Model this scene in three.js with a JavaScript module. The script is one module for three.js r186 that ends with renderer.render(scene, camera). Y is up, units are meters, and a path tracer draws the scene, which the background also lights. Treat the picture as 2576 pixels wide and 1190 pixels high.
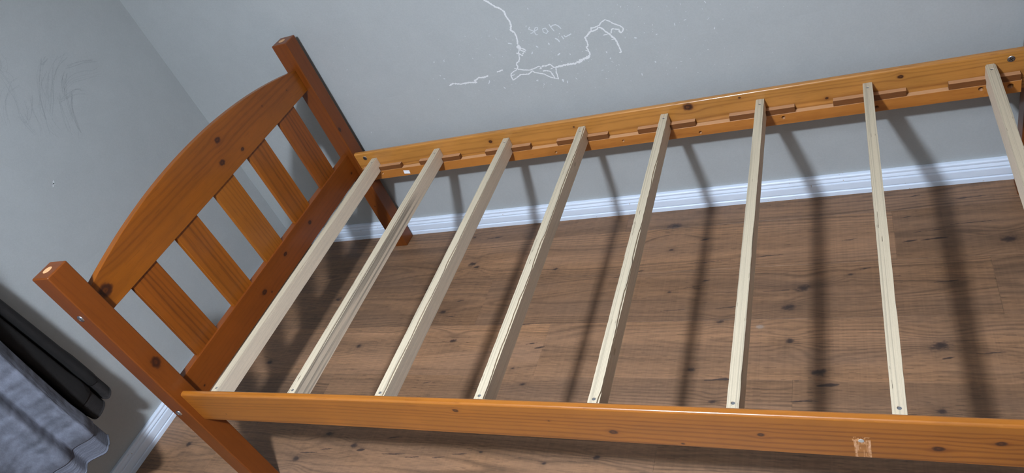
import * as THREE from 'three';
import { RoundedBoxGeometry } from 'three/addons/geometries/RoundedBoxGeometry.js';
import { RectAreaLightUniformsLib } from 'three/addons/lights/RectAreaLightUniformsLib.js';
import { mergeGeometries } from 'three/addons/utils/BufferGeometryUtils.js';

// ---------------------------------------------------------------- camera, exposure, light
const scene = new THREE.Scene();
const renderer = new THREE.WebGLRenderer({ antialias: true });
renderer.toneMapping = THREE.LinearToneMapping;
renderer.toneMappingExposure = 1.5;
renderer.shadowMap.enabled = true;
const camera = new THREE.PerspectiveCamera(36.64, 2576 / 1190, 0.05, 30);
camera.position.set(1.5639, 1.4604, 1.7607);
camera.setRotationFromMatrix(new THREE.Matrix4().makeBasis(
  new THREE.Vector3(0.89119, -0.35335, -0.28447),
  new THREE.Vector3(0.07383, 0.73171, -0.67761),
  new THREE.Vector3(0.44758, 0.58288, 0.67818)));
scene.add(camera);
scene.background = new THREE.Color(0x000000);

const LAMP = [0.87, 2.09, 1.89];            // centre of the lamp's glowing disc, found from the slat shadows
const LAMP_COLOR = new THREE.Color().setRGB(0.90, 1.0, 1.16);        // cool white LED
RectAreaLightUniformsLib.init();
const lampLight = new THREE.RectAreaLight(LAMP_COLOR, 1010, 0.12, 0.12);   // just below the disc, facing the floor
lampLight.name = 'lamp_light';
lampLight.castShadow = true;
const upLight = new THREE.RectAreaLight(LAMP_COLOR, 2700, 0.05, 0.05);     // the opal window on top of the lamp, lights the ceiling
upLight.name = 'lamp_up_light';
upLight.castShadow = true;

// ---------------------------------------------------------------- helpers
const WALL_X = -0.6068, WALL_Z = -0.0155, ROOM_X = 3.1, ROOM_Z = 3.4, CEIL = 2.4;
let seedState = 7;
const rnd = () => { seedState = (seedState * 1664525 + 1013904223) >>> 0; return seedState / 4294967296; };
const rr = (a, b) => a + (b - a) * rnd();
const clamp = (v, a = 0, b = 1) => Math.min(b, Math.max(a, v));
const mix = (a, b, t) => a + (b - a) * t;
const sstep = (a, b, v) => { const t = clamp((v - a) / (b - a)); return t * t * (3 - 2 * t); };
function hash(x, y) {
  let h = Math.imul(x, 374761393) + Math.imul(y, 668265263) | 0;
  h = Math.imul(h ^ (h >>> 13), 1274126177);
  return ((h ^ (h >>> 16)) >>> 0) / 4294967296;
}
function noise(x, y) {
  const xi = Math.floor(x), yi = Math.floor(y); let fx = x - xi, fy = y - yi;
  fx = fx * fx * (3 - 2 * fx); fy = fy * fy * (3 - 2 * fy);
  const a = hash(xi, yi), b = hash(xi + 1, yi), c = hash(xi, yi + 1), d = hash(xi + 1, yi + 1);
  return a + (b - a) * fx + (c - a) * fy + (a - b - c + d) * fx * fy;
}
const fbm = (x, y) => 0.5 * noise(x, y) + 0.3 * noise(x * 2.1 + 7, y * 2.1) + 0.2 * noise(x * 4.3, y * 4.3 + 3);

function dataTex(w, h, fn, srgb = true) {
  const d = new Uint8Array(w * h * 4), o = [0, 0, 0];
  for (let j = 0; j < h; j++) for (let i = 0; i < w; i++) {
    fn(i, j, o); const k = (j * w + i) * 4;
    d[k] = clamp(o[0], 0, 255); d[k + 1] = clamp(o[1], 0, 255); d[k + 2] = clamp(o[2], 0, 255); d[k + 3] = 255;
  }
  const t = new THREE.DataTexture(d, w, h, THREE.RGBAFormat);
  t.wrapS = t.wrapT = THREE.RepeatWrapping; t.magFilter = THREE.LinearFilter; t.minFilter = THREE.LinearMipmapLinearFilter;
  t.generateMipmaps = true; if (srgb) t.colorSpace = THREE.SRGBColorSpace; t.needsUpdate = true;
  return t;
}
const numbers = new Map();
function numbered(name) {
  const n = numbers.get(name) || 0; numbers.set(name, n + 1);
  return n ? name + '_' + String(n).padStart(3, '0') : name;
}
function mesh(name, geo, mat, parent, pos) {
  const m = new THREE.Mesh(geo, mat); m.name = numbered(name); m.castShadow = m.receiveShadow = true;
  if (pos) m.position.set(...pos);
  parent.add(m); return m;
}
function group(name, pos, label, category) {
  const g = new THREE.Group(); g.name = numbered(name); g.position.set(...pos);
  if (label) g.userData.label = label; if (category) g.userData.category = category;
  scene.add(g); return g;
}
const structure = (m) => { m.userData.kind = 'structure'; return m; };

// uv in board space: u runs along the long axis, v across it; neighbouring faces take neighbouring strips of the texture
function boardUV(geo, axis, L, TH, a0 = 0, b0 = 0, c0 = 0) {
  const g = geo.index ? geo.toNonIndexed() : geo;
  const p = g.attributes.position, uv = new Float32Array(p.count * 2);
  const ax = [0, 1, 2].filter((k) => k !== axis);                    // the two cross axes
  const get = (i, k) => (k === 0 ? p.getX(i) : k === 1 ? p.getY(i) : p.getZ(i));
  const A = new THREE.Vector3(), B = new THREE.Vector3(), C = new THREE.Vector3();
  g.computeBoundingBox(); const bb = g.boundingBox;
  const mn = [bb.min.x, bb.min.y, bb.min.z], sz = [bb.max.x - bb.min.x, bb.max.y - bb.min.y, bb.max.z - bb.min.z];
  for (let t = 0; t < p.count; t += 3) {
    A.fromBufferAttribute(p, t); B.fromBufferAttribute(p, t + 1); C.fromBufferAttribute(p, t + 2);
    const n = B.sub(A).cross(C.sub(A)); const na = [Math.abs(n.x), Math.abs(n.y), Math.abs(n.z)];
    for (let i = t; i < t + 3; i++) {
      let u, v;
      if (na[axis] > na[ax[0]] && na[axis] > na[ax[1]]) {             // end grain
        u = (get(i, ax[0]) - mn[ax[0]]) / L * 0.25; v = (get(i, ax[1]) - mn[ax[1]]) / TH;
      } else {
        const across = na[ax[0]] > na[ax[1]] ? ax[1] : ax[0];         // lies in the face
        u = (get(i, axis) - mn[axis]) / L;
        v = (get(i, across) - mn[across] + (across === ax[0] ? 0 : sz[ax[0]])) / TH;
      }
      uv[i * 2] = u + a0; uv[i * 2 + 1] = v + b0;
    }
  }
  g.setAttribute('uv', new THREE.BufferAttribute(uv, 2));
  return g;
}

// ---------------------------------------------------------------- wood
// a stained pine board: L x H metres of surface, knots [along, across, radius]
function pineTexture({ L, H, w, h, base, late, knots = [], seed = 0, rings = 90, contrast = 0.55, wear }) {
  return dataTex(w, h, (i, j, o) => {
    const x = i / w * L, y = j / h * H;
    let yy = y + 0.012 * (noise(x * 2.2 + seed, y * 9 + seed) - 0.5) + 0.02 * (noise(x * 0.9 + seed * 3, 4.2) - 0.5);
    let knotDark = 0, halo = 0;
    for (const [kx, ky, r, dark = 1] of knots) {
      const dx = x - kx, dy = y - ky;
      if (Math.abs(dx) > r * 9 || Math.abs(dy) > r * 7) continue;
      const q = Math.exp(-(dx * dx) / (r * r * 9) - (dy * dy) / (r * r * 5));
      yy -= dy * 0.75 * q;
      const d = Math.sqrt(dx * dx * 0.72 + dy * dy * 1.25) / r + 0.3 * (noise(x * 150 + seed, y * 190) - 0.5);
      halo = Math.max(halo, dark * Math.exp(-Math.max(0, d - 0.8) * 1.6) * 0.5);
      if (d < 1.15) knotDark = Math.max(knotDark, dark * sstep(1.15, 0.7, d) * (0.78 + 0.16 * Math.cos(d * 10 + 1) - 0.25 * sstep(0.45, 0.1, d) * noise(x * 300, y * 300)));
    }
    const ph = yy * rings + 2.2 * noise(yy * 24 + seed, x * 0.5) + 0.35 * noise(x * 7, y * 55 + seed);
    let s = 0.5 + 0.5 * Math.sin(ph * 6.283); s = s * s * s;
    const wide = noise(yy * 30 + seed * 2, x * 0.6 + 5);
    const fine = noise(x * 55 + seed, y * 1500), fleck = noise(x * 26, y * 700 + seed * 5);
    let t = s * contrast * (0.35 + 0.9 * wide) + 0.3 * (wide - 0.45) + 0.2 * (fine - 0.5) + (fleck > 0.86 ? 0.2 : 0);
    const blot = 0.94 + 0.13 * fbm(x * 9 + seed, y * 22);
    t = clamp(t + halo * 0.75);
    o[0] = mix(base[0], late[0], t) * blot; o[1] = mix(base[1], late[1], t) * blot; o[2] = mix(base[2], late[2], t) * blot;
    if (knotDark > 0) { o[0] = mix(o[0], 46, knotDark); o[1] = mix(o[1], 19, knotDark); o[2] = mix(o[2], 10, knotDark); }
    if (wear) wear(x, y, o);
  });
}
const fineBump = dataTex(512, 512, (i, j, o) => {                      // fine pores and brush grain, runs along u
  const v = 128 + 70 * (noise(i / 40, j / 1.6) - 0.5) + 60 * (noise(i / 3, j / 2.2) - 0.5);
  o[0] = o[1] = o[2] = v;
}, false);
function stained(map, rough = 0.42, rep = [6, 1], cc = 0.25) {
  const b = fineBump.clone(); b.repeat.set(...rep); b.needsUpdate = true;
  return new THREE.MeshPhysicalMaterial({ map, roughness: rough, bumpMap: b, bumpScale: 0.00012, clearcoat: cc, clearcoatRoughness: 0.14, specularIntensity: 0.6 });
}

// ---------------------------------------------------------------- floor of wide laminate planks
const FX0 = -0.70, FZ0 = -0.1075, FW = 2.73, FH = 1.3475, PW = 0.1925, PL = 1.38;
const joints = [0.86, 0.24, 0.44, 0.70, 1.375, -0.30, 0.52];           // one end joint of each row of planks
const floorKnots = [[0.354, 0.205, 0.012], [0.387, 0.531, 0.011], [0.627, 0.635, 0.008], [0.675, 0.689, 0.008], [0.657, 0.237, 0.009],
  [1.022, 0.185, 0.008], [1.02, 0.075, 0.022], [1.191, 0.475, 0.009], [1.135, 0.634, 0.011], [1.365, 0.543, 0.012],
  [1.395, 0.365, 0.018], [1.36, 0.431, 0.017], [1.432, 0.638, 0.016], [1.685, 0.561, 0.022], [1.67, 0.735, 0.011], [1.868, 0.224, 0.02],
  [0.937, 0.898, 0.01], [0.028, 0.968, 0.014], [0.209, 0.913, 0.011], [0.10, 0.88, 0.012], [0.62, 0.905, 0.006], [0.805, 0.925, 0.006], [1.194, 0.729, 0.009],
  [0.288, 0.049, 0.006], [0.20, 0.30, 0.014], [0.30, 0.41, 0.013], [0.235, 0.455, 0.02], [0.33, 0.19, 0.015], [1.04, 0.36, 0.006], [1.51, 0.322, 0.007],
  [-0.32, 0.62, 0.013], [-0.18, 0.33, 0.012], [-0.44, 0.95, 0.013], [0.03, 0.55, 0.012], [1.86, 0.62, 0.016], [1.25, 0.19, 0.01], [0.58, 0.57, 0.012]];
const floorCracks = [[0.375, 0.060, 0.075, 3], [0.349, 0.363, 0.03, 2], [0.34, 0.43, 0.05, 1.5], [0.69, 0.56, 0.035, 3], [1.12, 0.148, 0.03, 2.6],
  [1.139, 0.321, 0.028, 2.6], [1.207, 0.663, 0.09, 4.5], [1.45, 0.674, 0.055, 5], [1.544, 0.304, 0.03, 2.4], [1.652, 0.116, 0.032, 2], [1.70, 0.175, 0.085, 1.5],
  [1.653, 0.21, 0.04, 3], [1.709, 0.207, 0.07, 3], [1.80, 0.155, 0.11, 1.8], [1.80, 0.055, 0.10, 2.4], [1.68, 0.03, 0.03, 2], [1.60, 0.335, 0.05, 1.6], [1.72, 0.36, 0.06, 2.4],
  [1.51, 0.19, 0.04, 1.4], [1.697, 0.595, 0.028, 3.4], [1.78, 0.58, 0.07, 1.3], [1.207, 0.425, 0.07, 1.8], [0.60, 0.78, 0.03, 2], [1.06, 0.43, 0.08, 1.2],
  [0.35, 0.93, 0.09, 1.6], [0.42, 0.935, 0.06, 1.6], [0.50, 0.93, 0.04, 1.8], [0.56, 0.915, 0.05, 1.8], [0.06, 0.945, 0.07, 1.8], [0.12, 0.93, 0.05, 1.6],
  [0.33, 0.88, 0.04, 2.2], [0.24, 0.925, 0.03, 4], [0.66, 0.545, 0.04, 2], [1.14, 0.245, 0.14, 1.2], [1.3, 0.235, 0.1, 1.4], [0.93, 0.27, 0.05, 1.4],
  [0.62, 0.47, 0.05, 1.8], [0.87, 0.29, 0.03, 1.6], [1.1, 0.345, 0.05, 1.5], [0.9, 0.70, 0.04, 1.4], [0.36, 0.69, 0.03, 2.2], [1.34, 0.37, 0.12, 1.1], [1.4, 0.72, 0.08, 1.6]];
const rowTone = [[0.98, 0.94], [0.9, 1.06], [0.92, 0.91], [1.06, 1.03], [0.92, 0.88], [0.96, 0.97], [1.0, 0.98]];
const floorTex = dataTex(2048, 1024, (i, j, o) => {
  const x = FX0 + i / 2048 * FW, z = FZ0 + j / 1024 * FH;
  const row = Math.min(6, Math.floor((z - FZ0) / PW)), part = Math.floor((x - joints[row] + 3 * PL) / PL), sd = row * 17 + part * 5;
  const zl = z - FZ0 - row * PW;
  // plain-sawn figure: nested long arches along the plank
  const cx = joints[row] + (part - 3 + 0.3 + 0.4 * hash(sd, 3)) * PL, cz = PW * (0.35 + 0.3 * hash(sd, 9));
  let dz = zl - cz + 0.03 * (noise(x * 2.2 + sd, 1.5) - 0.5) + 0.012 * (noise(x * 6 + sd, z * 20) - 0.5), dark = 0, soft = 0;
  for (const [kx, kz, r] of floorKnots) {
    const ax = x - kx, az = z - kz; if (Math.abs(ax) > r * 10 || Math.abs(az) > r * 5) continue;
    dz += az * 1.1 * Math.exp(-ax * ax / (r * r * 14) - az * az / (r * r * 6));
    const d = Math.hypot(ax * 0.75 + az * 0.2, az * 1.25) / r + 0.9 * (fbm(x * 95, z * 150) - 0.5);
    dark = Math.max(dark, 0.8 * sstep(0.95, 0.2, d)); soft = Math.max(soft, 0.42 * Math.exp(-d * 0.8));
  }
  for (const [kx, kz, len, th] of floorCracks) {
    const ax = (x - kx) / len, az = (z - kz + 0.006 * ax + 0.002 * (noise(x * 60, kz * 90) - 0.5)) / (th * 0.001); if (Math.abs(ax) > 0.5 || Math.abs(az) > 2) continue;
    const wd = (1 - 4 * ax * ax) * (0.4 + 0.9 * noise(x * 140, kz * 50)); dark = Math.max(dark, 0.8 * sstep(wd + 0.25, wd - 0.35, Math.abs(az)) * (wd > 0.15 ? 1 : 0));
  }
  const rad = Math.sqrt(dz * dz + Math.pow((x - cx) * 0.055, 2));
  let s = 0.5 + 0.5 * Math.sin(6.283 * (rad * 95 + 2.6 * noise(rad * 38 + sd, 2.5) + 0.9 * noise(x * 4 + sd, z * 40))); s *= s * noise(rad * 60 + sd, x * 1.2);
  const fig = noise(x * 1.7 + sd, dz * 26 + sd), pores = noise(x * 70 + sd, z * 900), dash = noise(x * 34, z * 620 + sd), grey = fbm(x * 3 + sd, z * 12);
  const saw = noise(x * 330, z * 9 + sd);
  let k = 1.02 - 0.26 * s * (0.4 + fig) + 0.2 * (fig - 0.5) + 0.1 * (noise(x * 0.9 + sd, z * 70) - 0.5) + 0.17 * (pores - 0.5) + 0.05 * (saw - 0.5) - (dash > 0.84 ? 0.12 * grey * 2 : 0);
  k *= rowTone[row][part & 1] * (0.97 + 0.07 * hash(sd, 21)); k -= soft * 0.5;
  const warm = 0.5 + 0.8 * (grey - 0.5);
  o[0] = mix(126, 139, warm) * k; o[1] = mix(98, 102, warm) * k; o[2] = mix(77, 70, warm) * k;
  if (dark > 0) { o[0] = mix(o[0], 44, dark); o[1] = mix(o[1], 33, dark); o[2] = mix(o[2], 31, dark); }
  const sp = Math.hypot((x - 1.293) / 0.011, (z - 0.495) / 0.007); if (sp < 1.3) { const q = 0.45 * sstep(1.3, 0.4, sp + 0.3 * (noise(x * 400, z * 400) - 0.5)); for (let c = 0; c < 3; c++) o[c] = mix(o[c], 165, q); }   // paint drop
});
const floorRough = dataTex(512, 512, (i, j, o) => { const v = 128 + 60 * (fbm(i / 60, j / 9) - 0.5) + 40 * (noise(i / 3, j / 2) - 0.5); o[0] = o[1] = o[2] = v; }, false);
floorRough.repeat.set(3, 4);
const floorMat = new THREE.MeshStandardMaterial({ map: floorTex, roughness: 0.5, bumpMap: floorRough, bumpScale: 0.0003 });
const subMat = new THREE.MeshStandardMaterial({ color: 0x2a211b, roughness: 0.9 });
const floor = structure(mesh('floor', new THREE.BoxGeometry(ROOM_X - WALL_X + 0.4, 0.12, ROOM_Z - WALL_Z + 0.4), subMat, scene,
  [(ROOM_X + WALL_X) / 2, -0.069, (ROOM_Z + WALL_Z) / 2]));
{
  const t = 0.009, b = 0.0003;
  for (let r = 0; r < 19; r++) {
    const z0 = FZ0 + r * PW, z1 = z0 + PW - 0.0002, jx = joints[r % 7];
    if (z1 < WALL_Z || z0 > ROOM_Z) continue;
    for (let x0 = jx - 3 * PL; x0 < ROOM_X; x0 += PL) {
      const a = Math.max(x0, WALL_X), c = Math.min(x0 + PL - 0.0003, ROOM_X); if (c - a < 0.03) continue;
      const za = Math.max(z0, WALL_Z), zb = Math.min(z1, ROOM_Z);
      const pr = [[za, -t], [za, -b], [za + b, 0], [zb - b, 0], [zb, -b], [zb, -t]], v = [], uv = [], idx = [];
      for (const [z, y] of pr) for (const x of [a, c]) { v.push(x, y, z); uv.push((x - FX0) / FW, (z - FZ0) / FH); }
      for (let k = 0; k < 5; k++) idx.push(2 * k, 2 * k + 2, 2 * k + 1, 2 * k + 1, 2 * k + 2, 2 * k + 3);
      idx.push(0, 6, 2, 0, 8, 6, 0, 10, 8, 6, 4, 2, 1, 3, 7, 1, 7, 9, 1, 9, 11, 7, 3, 5);
      let g = new THREE.BufferGeometry(); g.setAttribute('position', new THREE.Float32BufferAttribute(v, 3)); g.setAttribute('uv', new THREE.Float32BufferAttribute(uv, 2)); g.setIndex(idx);
      g = g.toNonIndexed(); g.computeVertexNormals();
      const m = new THREE.Mesh(g, floorMat); m.name = numbered('plank'); m.receiveShadow = m.castShadow = true; m.position.y = 0.069;
      m.position.x = -floor.position.x; m.position.z = -floor.position.z; floor.add(m);
    }
  }
}

// ---------------------------------------------------------------- walls, ceiling, skirting boards
const rollBump = dataTex(512, 512, (i, j, o) => { o[0] = o[1] = o[2] = 128 + 90 * (fbm(i / 5, j / 5) - 0.5) + 60 * (noise(i / 2.2, j / 2.2) - 0.5); }, false);
const rollColor = dataTex(512, 512, (i, j, o) => {
  const v = 1 + 0.035 * (fbm(i / 40, j / 40) - 0.5) + 0.03 * (noise(i / 2, j / 2) - 0.5);
  o[0] = 167 * v; o[1] = 171 * v; o[2] = 170 * v;
});
rollColor.repeat.set(1.6, 1.6); rollBump.repeat.set(3, 3);
const wallMat = new THREE.MeshStandardMaterial({ map: rollColor, roughness: 0.62, bumpMap: rollBump, bumpScale: 0.0003 });
function slab(name, w, h, d, pos, mat, parent = scene) {
  const g = new THREE.BoxGeometry(w, h, d), p = g.attributes.position, n = g.attributes.normal, uv = g.attributes.uv;
  for (let i = 0; i < p.count; i++) {
    const ax = Math.abs(n.getX(i)) > 0.5 ? [p.getZ(i), p.getY(i)] : Math.abs(n.getY(i)) > 0.5 ? [p.getX(i), p.getZ(i)] : [p.getX(i), p.getY(i)];
    uv.setXY(i, ax[0], ax[1]);
  }
  return mesh(name, g, mat, parent, pos);
}
const T = 0.12, RX = (WALL_X + ROOM_X) / 2, RZ = (WALL_Z + ROOM_Z) / 2;
const YAW = 0.0029;
const wallBack = structure(slab('wall_back', ROOM_X - WALL_X + 0.5, CEIL + 0.2, T, [RX, CEIL / 2, WALL_Z - T / 2 - YAW * RX], wallMat));
wallBack.rotation.y = YAW;
const wallLeft = structure(slab('wall_left', T, CEIL + 0.2, ROOM_Z - WALL_Z + 0.4, [WALL_X - T / 2, CEIL / 2, RZ], wallMat));
structure(slab('wall_right', T, CEIL + 0.2, ROOM_Z - WALL_Z + 0.4, [ROOM_X + T / 2, CEIL / 2, RZ], wallMat));
structure(slab('wall_front', ROOM_X - WALL_X + 0.5, CEIL + 0.2, T, [RX, CEIL / 2, ROOM_Z + T / 2], wallMat));
const ceilMat = new THREE.MeshStandardMaterial({ color: 0xe8e8e6, roughness: 0.9, bumpMap: rollBump, bumpScale: 0.0002 });
structure(slab('ceiling', ROOM_X - WALL_X + 0.4, T, ROOM_Z - WALL_Z + 0.4, [RX, CEIL + T / 2, RZ], ceilMat));

const skirtTex = dataTex(512, 128, (i, j, o) => {
  const v = 226 * (1 + 0.03 * (fbm(i / 30, j / 14) - 0.5)); o[0] = v * 0.97; o[1] = v * 1.02; o[2] = v * 1.08;
  const ch = noise(i / 9 + 3, j / 3.5); if (ch > 0.965 && noise(i / 40, j / 30) > 0.62) { o[0] = 150; o[1] = 118; o[2] = 92; }   // chipped paint
});
const skirtMat = new THREE.MeshPhysicalMaterial({ map: skirtTex, roughness: 0.38 });
// moulded profile (depth from wall, height): flat foot, groove, face, groove, ogee bead
const SK = [[0, 0], [0.0185, 0], [0.0185, 0.0135], [0.0172, 0.0150], [0.0152, 0.0156], [0.0152, 0.0172], [0.0170, 0.0186], [0.0176, 0.0205], [0.0172, 0.0400],
  [0.0160, 0.0425], [0.0138, 0.0432], [0.0138, 0.0446], [0.0158, 0.0462], [0.0160, 0.0490], [0.0140, 0.0530], [0.0122, 0.0560], [0.0128, 0.0590], [0.0126, 0.0625], [0.0106, 0.0650], [0.0080, 0.0657], [0, 0.0657]];
function skirting(name, len, parentPos, turn) {
  const sh = new THREE.Shape(SK.map(([d, y]) => new THREE.Vector2(d, y)));
  const g = new THREE.ExtrudeGeometry(sh, { depth: len, bevelEnabled: false, curveSegments: 1 });
  const p = g.attributes.position, uv = g.attributes.uv;
  for (let i = 0; i < p.count; i++) uv.setXY(i, p.getZ(i) / 0.55, (p.getY(i) + p.getX(i)) / 0.1);
  const m = structure(mesh(name, g, skirtMat, scene, parentPos)); m.rotation.y = turn; return m;
}
skirting('baseboard_left', ROOM_Z - WALL_Z, [WALL_X, 0, WALL_Z], 0);                                  // depth +x, runs +z
skirting('baseboard_back', ROOM_X - WALL_X, [ROOM_X, 0, WALL_Z - YAW * ROOM_X], -Math.PI / 2 + YAW);          // depth +z, runs -x
skirting('baseboard_right', ROOM_Z - WALL_Z, [ROOM_X, 0, ROOM_Z], Math.PI);
skirting('baseboard_front', ROOM_X - WALL_X, [WALL_X, 0, ROOM_Z], Math.PI / 2);

// ---------------------------------------------------------------- scratches and scribbles on the paint
const SCRAPES = [[3.4,0.649,0.81,0.659,0.801,0.675,0.782,0.686,0.775,0.695,0.763,0.695,0.748,0.7,0.73,0.699,0.718,0.692,0.704,0.702,0.696,0.702,0.683,0.699,0.667,0.697,0.658],
[2.5,0.695,0.641,0.69,0.634,0.688,0.623,0.686,0.615,0.68,0.606,0.671,0.602,0.669,0.596,0.672,0.593,0.667,0.586,0.669,0.583],
[2.5,0.696,0.641,0.706,0.635,0.712,0.63],
[2.8,0.682,0.633,0.689,0.631,0.694,0.626,0.7,0.62],
[2.3,0.706,0.631,0.699,0.625],
[7.8,0.693,0.655,0.697,0.649,0.703,0.643],
[2.8,0.704,0.645,0.71,0.64,0.715,0.635],
[2.3,0.658,0.588,0.667,0.583,0.673,0.581,0.686,0.576,0.703,0.572,0.71,0.573,0.722,0.575,0.735,0.579,0.738,0.577,0.74,0.57,0.733,0.57],
[2.5,0.742,0.574,0.747,0.577,0.757,0.575,0.77,0.578,0.778,0.566,0.782,0.564],
[4,0.782,0.564,0.79,0.566,0.804,0.566,0.823,0.566,0.837,0.566,0.845,0.564,0.85,0.567],
[5.7,0.85,0.568,0.857,0.568,0.873,0.573,0.885,0.576,0.895,0.58],
[3,0.895,0.581,0.896,0.589,0.894,0.598,0.892,0.608,0.897,0.609,0.899,0.618,0.898,0.627,0.897,0.637,0.904,0.64,0.913,0.647,0.919,0.65,0.932,0.651,0.938,0.654,0.942,0.657],
[3,0.942,0.657,0.948,0.655,0.953,0.65,0.958,0.642,0.967,0.632,0.972,0.622,0.978,0.614,0.981,0.603,0.982,0.591,0.984,0.579,0.984,0.573,0.978,0.571],
[2.3,0.919,0.651,0.922,0.66,0.929,0.659,0.94,0.661,0.946,0.662,0.953,0.669,0.966,0.675,0.977,0.668,0.985,0.659,0.999,0.651,1.007,0.642,1.008,0.637,1.005,0.632,0.997,0.627],
[2.3,0.971,0.631,0.977,0.644,0.981,0.644,0.996,0.639,0.998,0.64],
[5.4,0.996,0.637,0.997,0.629],
[1.9,0.948,0.632,0.956,0.632,0.962,0.631],
[1.6,0.967,0.614,0.975,0.614],
[1.9,0.911,0.65,0.919,0.65],
[1.6,0.886,0.598,0.892,0.595],
[2.5,0.665,0.582,0.652,0.578,0.642,0.572,0.638,0.567,0.639,0.559,0.639,0.551,0.652,0.555,0.663,0.56,0.67,0.564,0.694,0.56,0.701,0.563,0.709,0.568,0.717,0.561,0.732,0.555,0.742,0.551,0.75,0.543,0.759,0.536,0.771,0.53,0.779,0.527,0.78,0.537,0.78,0.548,0.784,0.564],
[2.5,0.741,0.561,0.753,0.56,0.764,0.555,0.766,0.545,0.77,0.531],
[2.3,0.766,0.563,0.774,0.564],
[1.8,0.64,0.566,0.652,0.567],
[3.4,0.425,0.573,0.44,0.578,0.466,0.571,0.497,0.571,0.521,0.566,0.516,0.573,0.535,0.581,0.549,0.578,0.567,0.581],
[2.8,0.599,0.587,0.621,0.59]];
const LETTERS = [[1.9,0.751,0.703,0.746,0.696,0.752,0.692,0.759,0.688,0.754,0.683,0.747,0.683],
[1.9,0.761,0.687,0.772,0.69,0.773,0.696,0.766,0.696,0.761,0.689,0.76,0.681,0.762,0.675,0.767,0.675],
[1.9,0.799,0.678,0.795,0.689,0.786,0.688,0.785,0.679,0.793,0.672,0.799,0.679,0.801,0.676],
[2.2,0.809,0.697,0.812,0.686,0.817,0.674],
[2.2,0.812,0.689,0.818,0.692,0.827,0.692,0.834,0.686,0.839,0.677],
[2.5,0.828,0.664,0.83,0.663],
[2.2,0.833,0.656,0.836,0.645],
[2.2,0.84,0.656,0.843,0.65,0.862,0.656]];
const FLECKS = [[2.2,0.669,0.669,0.682,0.664],
[2.8,0.812,0.654,0.819,0.646,0.822,0.639],
[2.8,0.788,0.644,0.789,0.637],
[2.5,0.749,0.643,0.754,0.636],
[2.5,0.727,0.62,0.733,0.627],
[2.8,0.802,0.6,0.812,0.606],
[2.5,0.565,0.565,0.557,0.553],
[2.5,0.601,0.535,0.604,0.527],
[2.5,0.71,0.534,0.718,0.535],
[2.5,0.728,0.52,0.732,0.517],
[4.1,0.791,0.524,0.791,0.514],
[2.2,0.804,0.516,0.802,0.507],
[2.8,0.943,0.583,0.944,0.577],
[2.2,0.948,0.557,0.951,0.562],
[2.5,1.03,0.606,1.037,0.604],
[2.2,1.089,0.602,1.094,0.603],
[3.1,1.067,0.524,1.071,0.521],
[2.2,1.024,0.496,1.023,0.488],
[2.5,0.765,0.758,0.766,0.752],
[2.2,0.445,0.66,0.446,0.654],
[2.2,0.41,0.658,0.413,0.663],
[2.5,0.41,0.615,0.412,0.611],
[2.5,0.417,0.602,0.422,0.598]];
const SCRIBBLES = [[0.284,1.075,0.328,1.065,0.372,1.039,0.412,1.007,0.459,0.967],
[0.351,1.096,0.391,1.065,0.422,1.035,0.456,0.994,0.471,0.953],
[0.21,1.009,0.235,1.026,0.269,1.037,0.305,1.041],
[0.215,0.976,0.239,0.985,0.271,0.999,0.314,1.01,0.353,1.002],
[0.314,0.966,0.331,0.98,0.366,0.985,0.395,0.982],
[0.489,1.118,0.496,1.082,0.511,1.044,0.53,1.001,0.538,0.942],
[0.456,1.091,0.481,1.093,0.513,1.079,0.546,1.053,0.566,1.019],
[0.454,1.034,0.478,0.994,0.5,0.952,0.513,0.931],
[0.386,0.991,0.411,0.949,0.427,0.908,0.435,0.887],
[0.355,0.978,0.381,0.944,0.404,0.899,0.419,0.872],
[0.331,1.028,0.355,1,0.38,0.958,0.402,0.913],
[0.469,0.959,0.476,0.935,0.471,0.911],
[0.47,1.099,0.469,1.112,0.472,1.131,0.475,1.139],
[0.446,1.165,0.457,1.144,0.477,1.137],
[0.312,1.038,0.34,1.019,0.366,0.985],
[0.475,1.048,0.493,1.018,0.526,0.998,0.521,1.023],
[0.359,1.059,0.395,1.032,0.418,0.997],
[0.367,1.085,0.341,1.09]];
// a scraped line: a thin ragged flake edge, 0.3 mm deep in front of the paint; plane(a, b) turns wall coordinates into a point
function ribbon(pts, w, plane, ragged = 0.5, taper = true) {
  const P = []; for (let i = 0; i < pts.length; i += 2) P.push([pts[i], pts[i + 1]]);
  const dense = [];
  for (let i = 0; i + 1 < P.length; i++) {
    const n = Math.max(2, Math.ceil(Math.hypot(P[i + 1][0] - P[i][0], P[i + 1][1] - P[i][1]) / 0.0022));
    for (let k = 0; k < n; k++) dense.push([mix(P[i][0], P[i + 1][0], k / n), mix(P[i][1], P[i + 1][1], k / n)]);
  }
  dense.push(P[P.length - 1]);
  const v = [], idx = [];
  dense.forEach((q, i) => {
    const a = dense[Math.max(0, i - 1)], b = dense[Math.min(dense.length - 1, i + 1)];
    const l = Math.hypot(b[0] - a[0], b[1] - a[1]) || 1, nx = -(b[1] - a[1]) / l, ny = (b[0] - a[0]) / l;
    const end = taper ? Math.min(1, 0.35 + 0.5 * Math.min(i, dense.length - 1 - i)) : 1;
    const w1 = w * 0.5 * end * (1 + ragged * rr(-1, 1)), w2 = w * 0.5 * end * (1 + ragged * rr(-1, 1));
    v.push(...plane(q[0] + nx * w1, q[1] + ny * w1), ...plane(q[0] - nx * w2, q[1] - ny * w2));
    if (i) { const k = 2 * i; idx.push(k - 2, k - 1, k, k - 1, k + 1, k); }
  });
  const g = new THREE.BufferGeometry(); g.setAttribute('position', new THREE.Float32BufferAttribute(v, 3)); g.setIndex(idx);
  return g;
}
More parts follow.
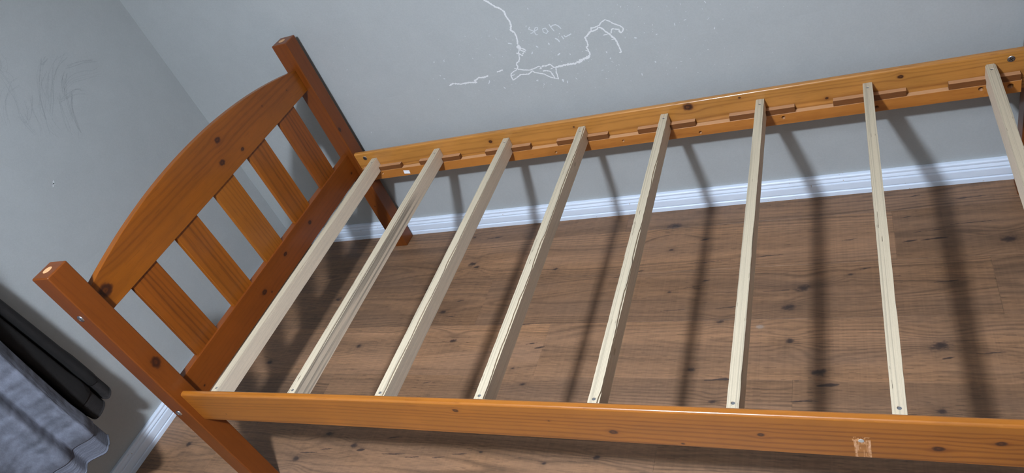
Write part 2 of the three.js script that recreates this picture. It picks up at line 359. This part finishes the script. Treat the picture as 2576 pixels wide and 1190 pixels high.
function marks(name, list, mat, parent, label) {
  const g = mergeGeometries(list); g.computeVertexNormals();
  g.setAttribute('uv', new THREE.BufferAttribute(new Float32Array(g.attributes.position.count * 2), 2));
  const m = mesh(name, g, mat, parent); if (label) m.userData.label = label; return m;
}
wallBack.updateMatrix();
const PXW = 0.00118;                                                     // width of one photo pixel on this wall, metres
const inv = wallBack.matrix.clone().invert(), tmp = new THREE.Vector3();
const onBack = (x, y) => { tmp.set(x, y, WALL_Z - YAW * x + 0.0003).applyMatrix4(inv); return [tmp.x, tmp.y, tmp.z]; };
const plasterMat = new THREE.MeshStandardMaterial({ color: 0xd8dad9, roughness: 0.85, side: THREE.DoubleSide });
const dustMat = new THREE.MeshStandardMaterial({ color: 0xcbd0d0, roughness: 0.85, side: THREE.DoubleSide });
marks('scraped_line', SCRAPES.map((s) => ribbon(s.slice(1), s[0] * PXW * 1.2, onBack, 0.5)), plasterMat, wallBack, 'long jagged white scrape lines in the grey paint');
marks('scratched_word', LETTERS.map((s) => ribbon(s.slice(1), s[0] * PXW * 1.05, onBack, 0.25, false)), dustMat, wallBack, 'the word sean scratched into the grey paint');
{
  const fl = FLECKS.map((s) => ribbon(s.slice(1), s[0] * PXW * 1.1, onBack, 0.5));
  for (let i = 0; i < 210; i++) {
    const c = rnd() < 0.75 ? [rr(0.5, 1.28), rr(0.47, 0.72)] : [rr(0.02, 1.5), rr(0.45, 0.78)];
    const a = rr(0, 3.14), l = rr(0.001, rnd() < 0.25 ? 0.009 : 0.0035);
    fl.push(ribbon([c[0], c[1], c[0] + l * Math.cos(a), c[1] + l * Math.sin(a)], rr(0.0009, 0.0023), onBack, 0.4));
  }
  marks('paint_chip', fl, dustMat, wallBack, 'small white paint chips scattered around the scrapes').userData.kind = 'stuff';
}
const onLeft = (z, y) => [WALL_X + 0.0003 - wallLeft.position.x, y - wallLeft.position.y, z - wallLeft.position.z];
const smudgeMat = new THREE.MeshStandardMaterial({ color: 0x3f4144, roughness: 0.8, transparent: true, opacity: 0.085, side: THREE.DoubleSide });
const SCR = [];
for (const s of SCRIBBLES) for (let k = 0; k < 4; k++) {
  const dz = rr(-0.012, 0.012), dy = rr(-0.012, 0.012), q = [];
  for (let i = 0; i < s.length; i += 2) q.push(new THREE.Vector3(s[i] + dz + rr(-0.005, 0.005), s[i + 1] + dy + rr(-0.005, 0.005), 0));
  SCR.push(ribbon(new THREE.CatmullRomCurve3(q).getPoints(14).flatMap((p) => [p.x, p.y]), rr(0.0008, 0.0024), onLeft, 0.8));
}
SCR.push(ribbon([0.028, 0.185, 0.036, 0.182, 0.046, 0.178], 0.004, onLeft, 0.9));
marks('scribble', SCR, smudgeMat, wallLeft, 'faint grey pencil scribbles on the side wall');
marks('paint_chip', [ribbon([0.586, 0.822, 0.592, 0.814, 0.602, 0.808], 0.004, onLeft, 0.6), ribbon([0.594, 0.818, 0.59, 0.809], 0.003, onLeft, 0.5)], dustMat, wallLeft);

// ---------------------------------------------------------------- the bed frame
const BO = [0.957, 0, 0.5406];                                           // base of the bed: middle of its footprint
const bed = group('bed_frame', BO, 'orange-stained pine single bed frame with bare slats and no mattress', 'bed');
const B = (x, y, z) => [x - BO[0], y - BO[1], z - BO[2]];
const PX = 0.0578, PZ = 0.0569, PH = 0.8602, ZB = 0.0075, ZF = 1.0175;   // posts
const RY = 0.4267, RH = 0.1035, RT = 0.0159, RB = 0.0439, RF = 1.0404, LEN = 1.91;
const LT = 0.356, LB = 0.3237, LTH = 0.0163, BLK = 0.0161;
const metal = new THREE.MeshStandardMaterial({ color: 0xb9bcc0, metalness: 1, roughness: 0.3 });
const darkHole = new THREE.MeshStandardMaterial({ color: 0x1c120b, roughness: 0.9 });
const rawPine = new THREE.MeshStandardMaterial({ color: 0xd2a272, roughness: 0.7 });

const POSTC = { base: [112, 56, 13], late: [82, 37, 8] };
const postTex = (knots, seed) => pineTexture({ L: PH, H: PX + PZ, w: 1024, h: 136, ...POSTC, knots, seed, rings: 70, contrast: 0.24 });
const postMats = [stained(postTex([[0.528, PX + 0.046, 0.0075], [0.494, PX + 0.10, 0.004], [0.2, 0.02, 0.003]], 3)),
  stained(postTex([[0.534, PX + 0.022, 0.014]], 11)), stained(postTex([[0.3, 0.03, 0.006]], 23))];
const postGeo = boardUV(new RoundedBoxGeometry(PX, PH, PZ, 3, 0.0035), 1, PH, PX + PZ);
const plugGeo = new THREE.CylinderGeometry(0.0105, 0.0105, 0.003, 28);
const boltHead = new THREE.LatheGeometry([[0.0026, 0.0012], [0.0034, 0.0028], [0.0052, 0.0030], [0.0078, 0.0020], [0.0090, 0.0004], [0.0090, -0.001]].map((p) => new THREE.Vector2(...p)), 28);
const socketGeo = new THREE.CylinderGeometry(0.0030, 0.0030, 0.0016, 6);
const ends = [[-PX / 2, ZB + PZ / 2, 0], [-PX / 2, ZF + PZ / 2, 1], [LEN + PX / 2, ZB + PZ / 2, 2], [LEN + PX / 2, ZF + PZ / 2, 2]];
const bolt = (parent, p, axis, s) => {
  const b = mesh('bolt_head', boltHead, metal, parent, p); if (axis === 'z') b.rotation.x = s * Math.PI / 2; else b.rotation.z = -s * Math.PI / 2;
  return b;
};
for (const [x, z, k] of ends) {
  const p = mesh('post', postGeo, postMats[k], bed, B(x, PH / 2, z));
  const pl = mesh('dowel_plug', plugGeo, rawPine, p, [-0.004, PH / 2 - 0.0011, 0.0]); pl.userData.label = 'pale round dowel plug';
  const front = z > 0.5 ? 1 : -1;
  for (const [dx, y] of [[0.0, 0.733], [-0.007, 0.373]]) {
    bolt(p, [dx, y - PH / 2, front * (PZ / 2)], 'z', front);
    const s = mesh('bolt_socket', socketGeo, darkHole, p, [dx, y - PH / 2, front * (PZ / 2 + 0.001)]); s.rotation.x = Math.PI / 2;
  }
}
// head and foot ends: arched top rail, lower rail, five upright splats
const Z0 = ZB + PZ, Z1 = ZF, ZM = (Z0 + Z1) / 2, HALF = (Z1 - Z0) / 2;
const archShape = new THREE.Shape();
archShape.moveTo(-HALF - 0.0, 0.694); archShape.lineTo(HALF, 0.694);
for (let i = 0; i <= 40; i++) { const t = 1 - i / 20; archShape.lineTo(HALF * t, 0.768 + 0.068 * (1 - Math.pow(Math.abs(t), 2.05))); }
archShape.closePath();
const EX = -0.022, ET = 0.020;
function endGeo(shape, t) {            // shape in (z, y), thickness t along x, slightly eased edges
  const g = new THREE.ExtrudeGeometry(shape, { depth: t - 0.003, bevelEnabled: true, bevelThickness: 0.0015, bevelSize: 0.0015, bevelOffset: -0.0015, bevelSegments: 2, curveSegments: 24 });
  g.rotateY(-Math.PI / 2); g.translate(t / 2 - 0.0015, 0, 0); return g;      // z axis -> -x, x axis -> z
}
const archC = { base: [134, 73, 13], late: [92, 43, 8] };
const archTex = (knots, seed) => pineTexture({ L: 2 * HALF, H: 0.165, w: 1024, h: 176, ...archC, knots, seed, rings: 52, contrast: 0.26 });
// texture u = z - Z0, v = y - 0.694 (front face); top faces use the strip above
const kz = (l) => l.map(([y, z, r, d]) => [z - Z0, y - 0.694, r, d]);
const archMats = [stained(archTex(kz([[0.813, 0.475, 0.0095], [0.743, 0.422, 0.006], [0.760, 0.508, 0.0095], [0.758, 0.992, 0.017], [0.788, 0.267, 0.002], [0.765, 0.144, 0.002]]), 5)), stained(archTex([], 41))];
const archGeo = boardUV(endGeo(archShape, ET), 2, 2 * HALF, 0.165);
const lowShape = new THREE.Shape([[-HALF, 0.345], [HALF, 0.345], [HALF, 0.4345], [-HALF, 0.4345]].map((p) => new THREE.Vector2(...p)));
const lowGeo = boardUV(endGeo(lowShape, 0.022), 2, 2 * HALF, 0.115);
const lowTex = (knots, seed) => pineTexture({ L: 2 * HALF, H: 0.115, w: 1024, h: 128, base: [120, 60, 14], late: [86, 39, 8], knots, seed, rings: 75, contrast: 0.22 });
const kl = (l) => l.map(([y, z, r, d]) => [z - Z0, y - 0.345, r, d]);
const lowMats = [stained(lowTex(kl([[0.405, 0.664, 0.0095], [0.419, 0.373, 0.007], [0.424, 0.523, 0.007], [0.385, 0.644, 0.003], [0.398, 0.094, 0.004], [0.39, 0.984, 0.003]]), 8)), stained(lowTex([], 61))];
const splatGeo = boardUV(new RoundedBoxGeometry(0.012, 0.285, 0.0915, 2, 0.0015), 1, 0.285, 0.105);
const splatMats = [0, 1, 2].map((i) => stained(pineTexture({ L: 0.285, H: 0.105, w: 384, h: 136, base: [[140, 77, 16], [130, 68, 14], [146, 84, 22]][i], late: [[90, 43, 8], [80, 37, 7], [98, 50, 12]][i], seed: 70 + i * 9, rings: 70, contrast: 0.42 })));
[[EX - ET / 2, 0], [LEN - EX + ET / 2, 1]].forEach(([x, e]) => {
  mesh('arched_top_rail', archGeo, archMats[e], bed, B(x, 0, ZM));
  mesh('lower_rail', lowGeo, lowMats[e], bed, B(x, 0, ZM));
  [0.1965, 0.3715, 0.543, 0.7185, 0.892].forEach((z, i) => mesh('splat', splatGeo, splatMats[[1, 0, 2, 0, 1][i]], bed, B(x - (e ? -0.001 : 0.001), 0.5635, z)));
});

// side rails: rounded upper edges, run along x; bow(x) is the slight warp of the front board
function railGeo(bow) {
  const pr = [], r = 0.0055, hw = RT / 2;
  pr.push([-hw, -RH + 0.001], [-hw + 0.001, -RH], [hw - 0.001, -RH], [hw, -RH + 0.001]);
  for (let i = 0; i <= 8; i++) { const a = i / 8 * Math.PI / 2; pr.push([hw - r + r * Math.cos(a), -r + r * Math.sin(a)]); }
  for (let i = 0; i <= 8; i++) { const a = Math.PI / 2 + i / 8 * Math.PI / 2; pr.push([-hw + r + r * Math.cos(a), -r + r * Math.sin(a)]); }
  const n = 48, v = [], nr = [], idx = [], m = pr.length;
  const uv = [];
  for (let i = 0; i <= n; i++) {
    const x = i / n * LEN;
    // ends eased over the first millimetres
    for (const [z, y] of pr) { v.push(x, y + bow(x), z); uv.push(x / LEN, (z > 0 ? y + RH : RH + (hw - z)) / 0.125); }
  }
  for (let i = 0; i < n; i++) for (let k = 0; k < m; k++) {
    const a = i * m + k, b = i * m + (k + 1) % m, c = a + m, d = b + m; idx.push(a, c, b, b, c, d);
  }
  const cap0 = v.length / 3; for (const [z, y] of pr) { v.push(0, y + bow(0), z); uv.push(0.01 + z * 0.2, (y + RH) / 0.125); }
  const cap1 = v.length / 3; for (const [z, y] of pr) { v.push(LEN, y + bow(LEN), z); uv.push(0.01 + z * 0.2, (y + RH) / 0.125); }
  for (let k = 1; k + 1 < m; k++) { idx.push(cap0, cap0 + k, cap0 + k + 1); idx.push(cap1, cap1 + k + 1, cap1 + k); }
  const g = new THREE.BufferGeometry(); g.setAttribute('position', new THREE.Float32BufferAttribute(v, 3)); g.setAttribute('uv', new THREE.Float32BufferAttribute(uv, 2)); g.setIndex(idx);
  g.computeVertexNormals(); return g;
}
const ky = (l) => l.map(([x, y, r, d]) => [x, y - RY + RH, r, d]);
const wearMark = (x, y, o) => {                                          // torn stain where something was screwed on
  const yy = y + RY - RH;
  if (x > 1.515 && x < 1.539 && yy < 0.373) {
    const st = noise(x * 900, yy * 60), edge = Math.min(x - 1.515, 1.539 - x);
    const q = clamp(0.25 + (edge < 0.003 ? 0.5 * noise(yy * 300, 3) : 0) + (st > 0.62 ? 0.45 : 0)); o[0] = mix(o[0], 214, q); o[1] = mix(o[1], 168, q); o[2] = mix(o[2], 132, q);
  }
  if (Math.abs(x - 1.5265) < 0.013 && yy > 0.36 && yy < 0.381 && noise(x * 700, yy * 260) > 0.68) { o[0] = mix(o[0], 226, 0.6); o[1] = mix(o[1], 180, 0.6); o[2] = mix(o[2], 140, 0.6); }
};
const frontRailMat = stained(pineTexture({ L: LEN, H: 0.125, w: 2048, h: 160, base: [152, 92, 30], late: [106, 56, 15], seed: 15, rings: 72, contrast: 0.52, wear: wearMark,
  knots: ky([[0.793, 0.403, 0.0062], [1.112, 0.356, 0.0075], [1.375, 0.372, 0.0055], [1.632, 0.36, 0.0075], [1.711, 0.382, 0.0065], [1.236, 0.331, 0.003], [0.991, 0.382, 0.002], [0.1, 0.35, 0.002]]) }), 0.34, [20, 1], 0.8);
const backRailMat = stained(pineTexture({ L: LEN, H: 0.125, w: 2048, h: 160, base: [178, 122, 56], late: [118, 70, 26], seed: 29, rings: 84, contrast: 0.5,
  knots: ky([[0.523, 0.396, 0.006], [0.806, 0.403, 0.003], [1.144, 0.411, 0.0125], [1.656, 0.404, 0.006], [1.49, 0.374, 0.004], [1.281, 0.415, 0.003]]) }), 0.34, [20, 1], 0.8);
const bowF = (x) => 0.0042 - (x < 0.6 ? 0.014 : 0.0056) * (x - 0.6) * (x - 0.6);
const rails = [mesh('side_rail', railGeo(() => 0), backRailMat, bed, B(0, RY, RB + RT / 2)), mesh('side_rail', railGeo(bowF), frontRailMat, bed, B(0, RY, RF + RT / 2))];
rails[1].userData.label = 'nearer side rail with a torn patch in its stain';
// cam fittings on the inner face of the back rail
const camGeo = new THREE.LatheGeometry([[0, 0.0012], [0.0062, 0.0012], [0.0074, 0.0008], [0.0078, 0.0]].map((p) => new THREE.Vector2(...p)), 28);
const slotGeo = mergeGeometries([new THREE.BoxGeometry(0.0095, 0.0004, 0.0016), new THREE.BoxGeometry(0.0016, 0.0004, 0.0095)]);
const zincMat = new THREE.MeshStandardMaterial({ color: 0x9a9c9c, metalness: 1, roughness: 0.42 });
for (const x of [0.037, 1.879]) {
  const c = mesh('cam_fitting', camGeo, zincMat, rails[0], [x, 0.406 - RY, RT / 2]); c.rotation.x = Math.PI / 2;
  const s = mesh('cross_slot', slotGeo, darkHole, rails[0], [x, 0.406 - RY, RT / 2 + 0.0012]); s.rotation.set(Math.PI / 2, 0.6, 0, 'XYZ');
}
{
  const s = mesh('screw_head', new THREE.CylinderGeometry(0.0042, 0.0042, 0.0012, 20), new THREE.MeshStandardMaterial({ color: 0xaeaca6, roughness: 0.5 }), rails[1], [1.5265, 0.3712 - RY + bowF(1.5265), RT / 2 + 0.0002]);
  s.rotation.x = Math.PI / 2; s.userData.label = 'pale screw head in the torn patch';
}

// slat bearers: a strip with drilled holes, and spacer blocks along its top
const holes = [[0.086, 0.346, 0.0036], [0.73, 0.334, 0.0036], [0.945, 0.342, 0.0036], [1.165, 0.334, 0.0042], [1.383, 0.345, 0.0046], [1.601, 0.337, 0.0046], [1.82, 0.3475, 0.0052], [1.878, 0.344, 0.0062]];
const bs = new THREE.Shape([[0.012, LB], [1.899, LB], [1.899, LT], [0.012, LT]].map((p) => new THREE.Vector2(...p)));
for (const [x, y, r] of holes) { const h = new THREE.Path(); h.absarc(x, y, r, 0, 6.2832, true); bs.holes.push(h); }
const bearerGeo = boardUV(new THREE.ExtrudeGeometry(bs, { depth: LTH - 0.0012, bevelEnabled: true, bevelThickness: 0.0006, bevelSize: 0.0006, bevelOffset: -0.0006, bevelSegments: 1, curveSegments: 12 }), 0, LEN, 0.125, 0.05, 0.2);
bearerGeo.translate(0, 0, 0.0006);
const bearerMat = stained(pineTexture({ L: LEN, H: 0.06, w: 2048, h: 80, base: [172, 110, 48], late: [120, 68, 22], seed: 37, rings: 60, contrast: 0.35, wear: (x, y, o) => { const v = y / 0.06; if (v > 0.462 && v < 0.62) { o[0] = mix(o[0], 206, 0.85); o[1] = mix(o[1], 162, 0.85); o[2] = mix(o[2], 122, 0.85); } } }), 0.4, [20, 1]);
const blockMat = stained(pineTexture({ L: 0.4, H: 0.06, w: 384, h: 96, base: [112, 68, 32], late: [62, 36, 14], seed: 52, rings: 190, contrast: 0.85, wear: (x, y, o) => { const v = y / 0.06; if (v > 0.318 && v < 0.62) { o[0] = mix(o[0], 200, 0.8); o[1] = mix(o[1], 154, 0.8); o[2] = mix(o[2], 114, 0.8); } } }), 0.55, [3, 1]);
const blockShape = (len) => {
  const g = new RoundedBoxGeometry(len, BLK, LTH - 0.0016, 1, 0.0005); return boardUV(g, 0, 0.4, 0.06, 0.7 * len, 0.05);
};
const blockSpans = [[0.014, 0.172], [0.247, 0.403], [0.497, 0.655], [0.743, 0.905], [0.994, 1.157], [1.248, 1.413], [1.504, 1.667], [1.755, 1.897]];
const blockGeos = blockSpans.map(([a, b]) => blockShape(b - a));
for (const side of [0, 1]) {
  const zb = side ? RF - LTH : RB + RT;
  const br = mesh('slat_bearer', bearerGeo, bearerMat, bed, B(0, 0, zb));
  blockSpans.forEach(([a, b], i) => mesh('spacer_block', blockGeos[i], blockMat, br, [(a + b) / 2, LT + BLK / 2, LTH / 2 - (side ? -0.0004 : 0.0006)]));
  if (!side) {
    const st = mesh('paper_sticker', boardUV(new THREE.BoxGeometry(0.023, 0.0135, 0.0004), 0, 0.05, 0.02), new THREE.MeshStandardMaterial({ color: 0xeff1f6, roughness: 0.6 }), br, [0.1825, 0.3385, LTH + 0.0003]);
    st.rotation.z = -0.12; st.userData.label = 'small white paper sticker';
  }
}

// eight pale plywood slats on edge, notched over the blocks, rough-sawn, screw holes near both ends
const slatTex = [0, 1, 2].map((k) => dataTex(1024, 128, (i, j, o) => {
  const x = i / 1024, y = j / 128;
  if (y < 0.5) {                                                          // ply edge: long glue lines
    const yy = y * 2 + 0.05 * (noise(x * 5 + k * 9, 2) - 0.5);
    const ln = noise(yy * 17 + k * 31, x * 3.2), ln2 = noise(yy * 46 + k * 5, x * 12), gap = noise(x * 26 + k * 13, yy * 15);
    let v = 1 - 0.11 * sstep(0.55, 0.85, ln) - 0.07 * (ln2 - 0.5) - 0.03 * (noise(x * 400, yy * 30) - 0.5);
    o[0] = 190 * v; o[1] = 176 * v; o[2] = 150 * v;
    if (gap > 0.945 && ln > 0.55) { o[0] *= 0.5; o[1] *= 0.47; o[2] *= 0.43; }
  } else {                                                                // veneer face
    const yy = (y - 0.5) * 2; const gr = noise(x * 7 + k * 3, yy * 26 + k * 7), f = noise(x * 190, yy * 60);
    let v = 1 - 0.07 * (gr - 0.5) - 0.05 * (f - 0.5);
    if (k === 1) v -= 0.3 * sstep(0.5, 0.78, noise(x * 2.2 + 4, yy * 7 + 1)) * (0.4 + 0.8 * noise(x * 9, yy * 40));
    o[0] = 214 * v; o[1] = 198 * v; o[2] = 174 * v;
    const kd = Math.hypot((x - 0.83) * 14, (yy - 0.55) * 1.3); if (k === 2 && kd < 0.12) { o[0] *= 0.86; o[1] *= 0.84; o[2] *= 0.8; }
  }
}));
const slatMats = slatTex.map((map) => new THREE.MeshStandardMaterial({ map, roughness: 0.68, bumpMap: fineBump, bumpScale: 0.0002 }));
const SW = 0.0213, SY = 0.4019, SHH = 0.0445, SX = [0.0747, 0.3279, 0.5817, 0.8317, 1.0778, 1.3319, 1.5841, 1.8388];
const sz0 = RB + RT + 0.001, sz1 = RF - 0.001, SLEN = sz1 - sz0;
function slatGeo(k, rough) {
  const nseg = 150, edge = (side, amt) => {
    const pts = [];
    for (let i = 0; i <= nseg; i++) {
      const t = i / nseg; let e = 0.0004 * (noise(t * 40 + k * 9, side * 5) - 0.5);
      if (amt) e += amt * (side > 0 ? -0.0004 - 0.0026 * sstep(0.45, 0.75, noise(t * 11 + k * 23, 4)) * (0.5 + 0.5 * noise(t * 27 + k, 9)) + 0.0009 * (noise(t * 110 + k, 8) - 0.5) : 0.0006 * (noise(t * 90 + k, 3) - 0.5));
      pts.push([t * SLEN, side * (SW / 2 + e)]);
    }
    return pts;
  };
  const layer = (y0, y1, z0, z1, amt, hole) => {
    const cut = (p) => p.filter(([z]) => z > z0 + 0.003 && z < z1 - 0.003);
    const a = cut(edge(-1, amt)), b = cut(edge(1, amt)).reverse(), c = k === 7 ? 0.003 : 0.0006;
    const s = new THREE.Shape([[z0, -SW / 2 + c], ...a, [z1, -SW / 2 + c], [z1, SW / 2 - c], ...b, [z0, SW / 2 - c]].map((p) => new THREE.Vector2(...p)));
    if (hole) for (const z of [0.021 + 0.004 * noise(k * 3.3, 1), SLEN - 0.025]) { const h = new THREE.Path(); h.absarc(z, 0.0012 * (noise(k * 7.1, 3) - 0.5), 0.0037, 0, 6.2832, true); s.holes.push(h); }
    const g = new THREE.ExtrudeGeometry(s, { depth: y1 - y0, bevelEnabled: false, curveSegments: 10 });   // shape x -> z, y -> -x, depth -> y
    g.rotateX(-Math.PI / 2); g.rotateY(-Math.PI / 2); g.translate(0, y0, 0); return g.toNonIndexed();
  };
  const yb = SY - SHH, yn = LT + BLK + 0.0003;
  const parts = [layer(SY - 0.0045, SY, 0, SLEN, rough, true), layer(yn, SY - 0.0045, 0, SLEN, 0, true), layer(yb, yn, LTH + 0.0006, SLEN - LTH - 0.0006, 0, false)];
  const g = mergeGeometries(parts); g.deleteAttribute('normal'); g.computeVertexNormals();
  const p = g.attributes.position, n = g.attributes.normal, uv = g.attributes.uv, flip = (k >> 1) & 1;
  for (let i = 0; i < p.count; i++) {
    const u = flip ? 0.99 - p.getZ(i) : 0.005 + p.getZ(i);
    if (Math.abs(n.getY(i)) > 0.7) uv.setXY(i, u, clamp(0.02 + (p.getX(i) / SW + 0.5) * 0.46, 0.02, 0.48));
    else uv.setXY(i, u, clamp(0.52 + (p.getY(i) - yb) / SHH * 0.46, 0.52, 0.98));
  }
  return g;
}
const screwGeo = new THREE.CylinderGeometry(0.0034, 0.0034, 0.002, 16), screwMat = new THREE.MeshStandardMaterial({ color: 0x66686a, metalness: 0.3, roughness: 0.5 });
SX.forEach((x, k) => {
  const s = mesh('slat', slatGeo(k, [0.35, 0.6, 1.0, 1.2, 1.2, 0.4, 0.25, 0.3][k]), slatMats[[0, 1, 0, 2, 2, 0, 2, 0][k]], bed, B(x, 0, sz0));
  for (const z of [0.021 + 0.004 * noise(k * 3.3, 1), SLEN - 0.025]) mesh('screw', screwGeo, screwMat, s, [-0.0012 * (noise(k * 7.1, 3) - 0.5), SY - 0.0026, z]);
});

// ---------------------------------------------------------------- curtains on the side wall
const velvetTex = (c, amp, seed) => dataTex(512, 512, (i, j, o) => {
  const a = fbm(i / 46 + seed, j / 30), b = noise(i / 150 + seed, j / 14), f = noise(i / 1.7, j / 1.7);
  const v = 1 + amp * (a - 0.5) + amp * 0.7 * (b - 0.5) + 0.12 * (f - 0.5); o[0] = c[0] * v; o[1] = c[1] * v; o[2] = c[2] * v;
});
const cb = dataTex(256, 256, (i, j, o) => { o[0] = o[1] = o[2] = 255 * fbm(i / 9, j / 9); }, false);
const fabric = (c, amp, seed, sh = 0.35) => new THREE.MeshPhysicalMaterial({ map: velvetTex(c, amp, seed), roughness: 0.95, sheen: sh, sheenRoughness: 0.6, sheenColor: new THREE.Color(c[0] / 400, c[1] / 400, c[2] / 400), side: THREE.DoubleSide, bumpMap: cb, bumpScale: 0.0015 });
// cloth hanging from path points [x, z] at the hem and at the rod, thickness 3 mm
function drape(hem, top, y0, y1, hemWave, pw = 1) {
  const n = 140, m = 40, cu = new THREE.CatmullRomCurve3(hem.map(([x, z]) => new THREE.Vector3(x, 0, z)), false, 'catmullrom', 0.5), ct = new THREE.CatmullRomCurve3(top.map(([x, z]) => new THREE.Vector3(x, 0, z)), false, 'catmullrom', 0.5);
  const v = [], uv = [], idx = [], A = cu.getPoints(n), T2 = ct.getPoints(n), th = 0.0015;
  const side = [];
  for (const s of [1, -1]) {
    for (let j = 0; j <= m; j++) {
      const t = j / m, e = Math.pow(t, pw);
      for (let i = 0; i <= n; i++) {
        const a = A[i], b = A[Math.min(n, i + 1)], c0 = A[Math.max(0, i - 1)], dx = b.x - c0.x, dz = b.z - c0.z, l = Math.hypot(dx, dz) || 1;
        const x = mix(a.x, T2[i].x, e), z = mix(a.z, T2[i].z, e);
        const hemT = (t < 0.045 ? 0.0028 : 0), y = mix(y0 + hemWave * (noise(i * 0.11, 3) - 0.5), y1, t);
        v.push(x + s * (-dz / l) * (th + hemT), y, z + s * (dx / l) * (th + hemT)); uv.push(i / n * 1.6, t * 3.2);
      }
    }
  }
  const W = n + 1, off = W * (m + 1);
  for (let j = 0; j < m; j++) for (let i = 0; i < n; i++) {
    const a = j * W + i; idx.push(a, a + W, a + 1, a + 1, a + W, a + W + 1); idx.push(off + a, off + a + 1, off + a + W, off + a + 1, off + a + W + 1, off + a + W);
  }
  const stitch = (a, b) => idx.push(a, b, off + a, b, off + b, off + a);
  for (let i = 0; i < n; i++) { stitch(i, i + 1); stitch(m * W + i + 1, m * W + i); }
  for (let j = 0; j < m; j++) { stitch((j + 1) * W, j * W); stitch(j * W + n, (j + 1) * W + n); }
  const g = new THREE.BufferGeometry(); g.setAttribute('position', new THREE.Float32BufferAttribute(v, 3)); g.setAttribute('uv', new THREE.Float32BufferAttribute(uv, 2)); g.setIndex(idx); g.computeVertexNormals(); return g;
}
const ROD = [-0.165, 2.02];
function curtain(name, hem, top, y0, mat, hemMat, label, pw) {
  const cz = hem.reduce((s, p) => s + p[1], 0) / hem.length, g = group(name, [ROD[0], 0, cz], label, 'curtain');
  const loc = (l) => l.map(([x, z]) => [x - ROD[0], z - cz]);
  mesh('panel', drape(loc(hem), loc(top), y0 + 0.062, ROD[1] - 0.02, 0, pw), mat, g);
  mesh('hem', drape(loc(hem), loc(hem), y0, y0 + 0.0625, 0.008), hemMat, g);
  return g;
}
const zig = (z0, z1, x0, x1, n) => Array.from({ length: 2 * n + 1 }, (_, i) => [i % 2 ? x1 : x0, mix(z0, z1, i / (2 * n))]);
const darkM = fabric([17, 13, 11], 0.3, 4, 0.03), darkH = fabric([36, 32, 31], 0.25, 9, 0.05), greyM = fabric([96, 100, 111], 0.5, 14, 0.25), greyH = fabric([100, 104, 115], 0.4, 21, 0.25);
curtain('dark_curtain', [[-0.565, 0.94], [-0.45, 0.985], [-0.438, 1.008], [-0.505, 1.006], [-0.43, 1.03], [-0.408, 1.078], [-0.48, 1.064], [-0.42, 1.10], [-0.362, 1.120], [-0.38, 1.135], [-0.44, 1.13]],
  [[-0.56, 1.06], [-0.47, 1.085], [-0.46, 1.095], [-0.51, 1.09], [-0.45, 1.10], [-0.44, 1.115], [-0.49, 1.105], [-0.44, 1.12], [-0.43, 1.135], [-0.44, 1.145], [-0.47, 1.14]], 0.33, darkM, darkH, 'dark brown lining curtain hanging between the wall and the grey curtain', 1.3);
curtain('grey_curtain', [[-0.336, 1.12], [-0.300, 1.150], [-0.295, 1.165], [-0.330, 1.20], [-0.305, 1.235], [-0.335, 1.27], [-0.33, 1.33], [-0.285, 1.385], [-0.30, 1.42], [-0.335, 1.47], [-0.28, 1.54], [-0.33, 1.62]],
  [[-0.20, 0.96], [-0.13, 1.00], [-0.13, 1.02], [-0.20, 1.08], [-0.13, 1.14], [-0.20, 1.20], [-0.14, 1.26], [-0.13, 1.33], [-0.2, 1.39], [-0.14, 1.45], [-0.13, 1.53], [-0.2, 1.62]], 0.315, greyM, greyH, 'blue-grey velvet curtain with a stitched hem in the lower left corner', 2);
{
  const rod = group('curtain_rod', [WALL_X, 0, 1.7], 'steel curtain rod on two wall brackets above the curtains', 'curtain rod');
  const tube = mesh('rod', new THREE.CylinderGeometry(0.011, 0.011, 1.5, 20), metal, rod, [ROD[0] - WALL_X, ROD[1], 0]); tube.rotation.x = Math.PI / 2;
  for (const z of [-0.72, 0.72]) { const b = mesh('bracket', new THREE.CylinderGeometry(0.008, 0.014, ROD[0] - WALL_X, 14), metal, rod, [(ROD[0] - WALL_X) / 2, ROD[1], z]); b.rotation.z = -Math.PI / 2; }
}

// ---------------------------------------------------------------- pendant lamp
{
  const lamp = group('pendant_lamp', LAMP, 'small white pendant lamp with a flat glowing disc, hanging from the ceiling', 'lamp');
  const white = new THREE.MeshStandardMaterial({ color: 0xe9e9e7, roughness: 0.4, side: THREE.DoubleSide });
  mesh('shade', new THREE.LatheGeometry([[0.072, -0.004], [0.076, -0.004], [0.076, 0.012], [0.060, 0.034], [0.020, 0.050], [0.016, 0.075], [0, 0.076]].map((p) => new THREE.Vector2(...p)), 40), white, lamp);
  const disc = mesh('glowing_disc', new THREE.CylinderGeometry(0.0715, 0.0715, 0.004, 40), new THREE.MeshStandardMaterial({ color: 0xffffff, emissive: LAMP_COLOR, emissiveIntensity: 8, roughness: 0.5 }), lamp, [0, 0.001, 0]);
  disc.castShadow = false;
  mesh('opal_ring', new THREE.CylinderGeometry(0.03, 0.03, 0.004, 32), new THREE.MeshStandardMaterial({ color: 0xffffff, emissive: LAMP_COLOR, emissiveIntensity: 6, roughness: 0.5 }), lamp, [0, 0.078, 0]).castShadow = false;
  upLight.position.set(0, 0.084, 0); lamp.add(upLight);
  mesh('cord', new THREE.CylinderGeometry(0.003, 0.003, CEIL - LAMP[1] - 0.106, 10), white, lamp, [0, (CEIL - LAMP[1] - 0.106) / 2 + 0.106, 0]);
  lampLight.position.set(0, -0.006, 0); lamp.add(lampLight);
  lamp.updateMatrixWorld(true); lampLight.lookAt(LAMP[0], 0, LAMP[2]); upLight.lookAt(LAMP[0], 10, LAMP[2]);
}
renderer.render(scene, camera);
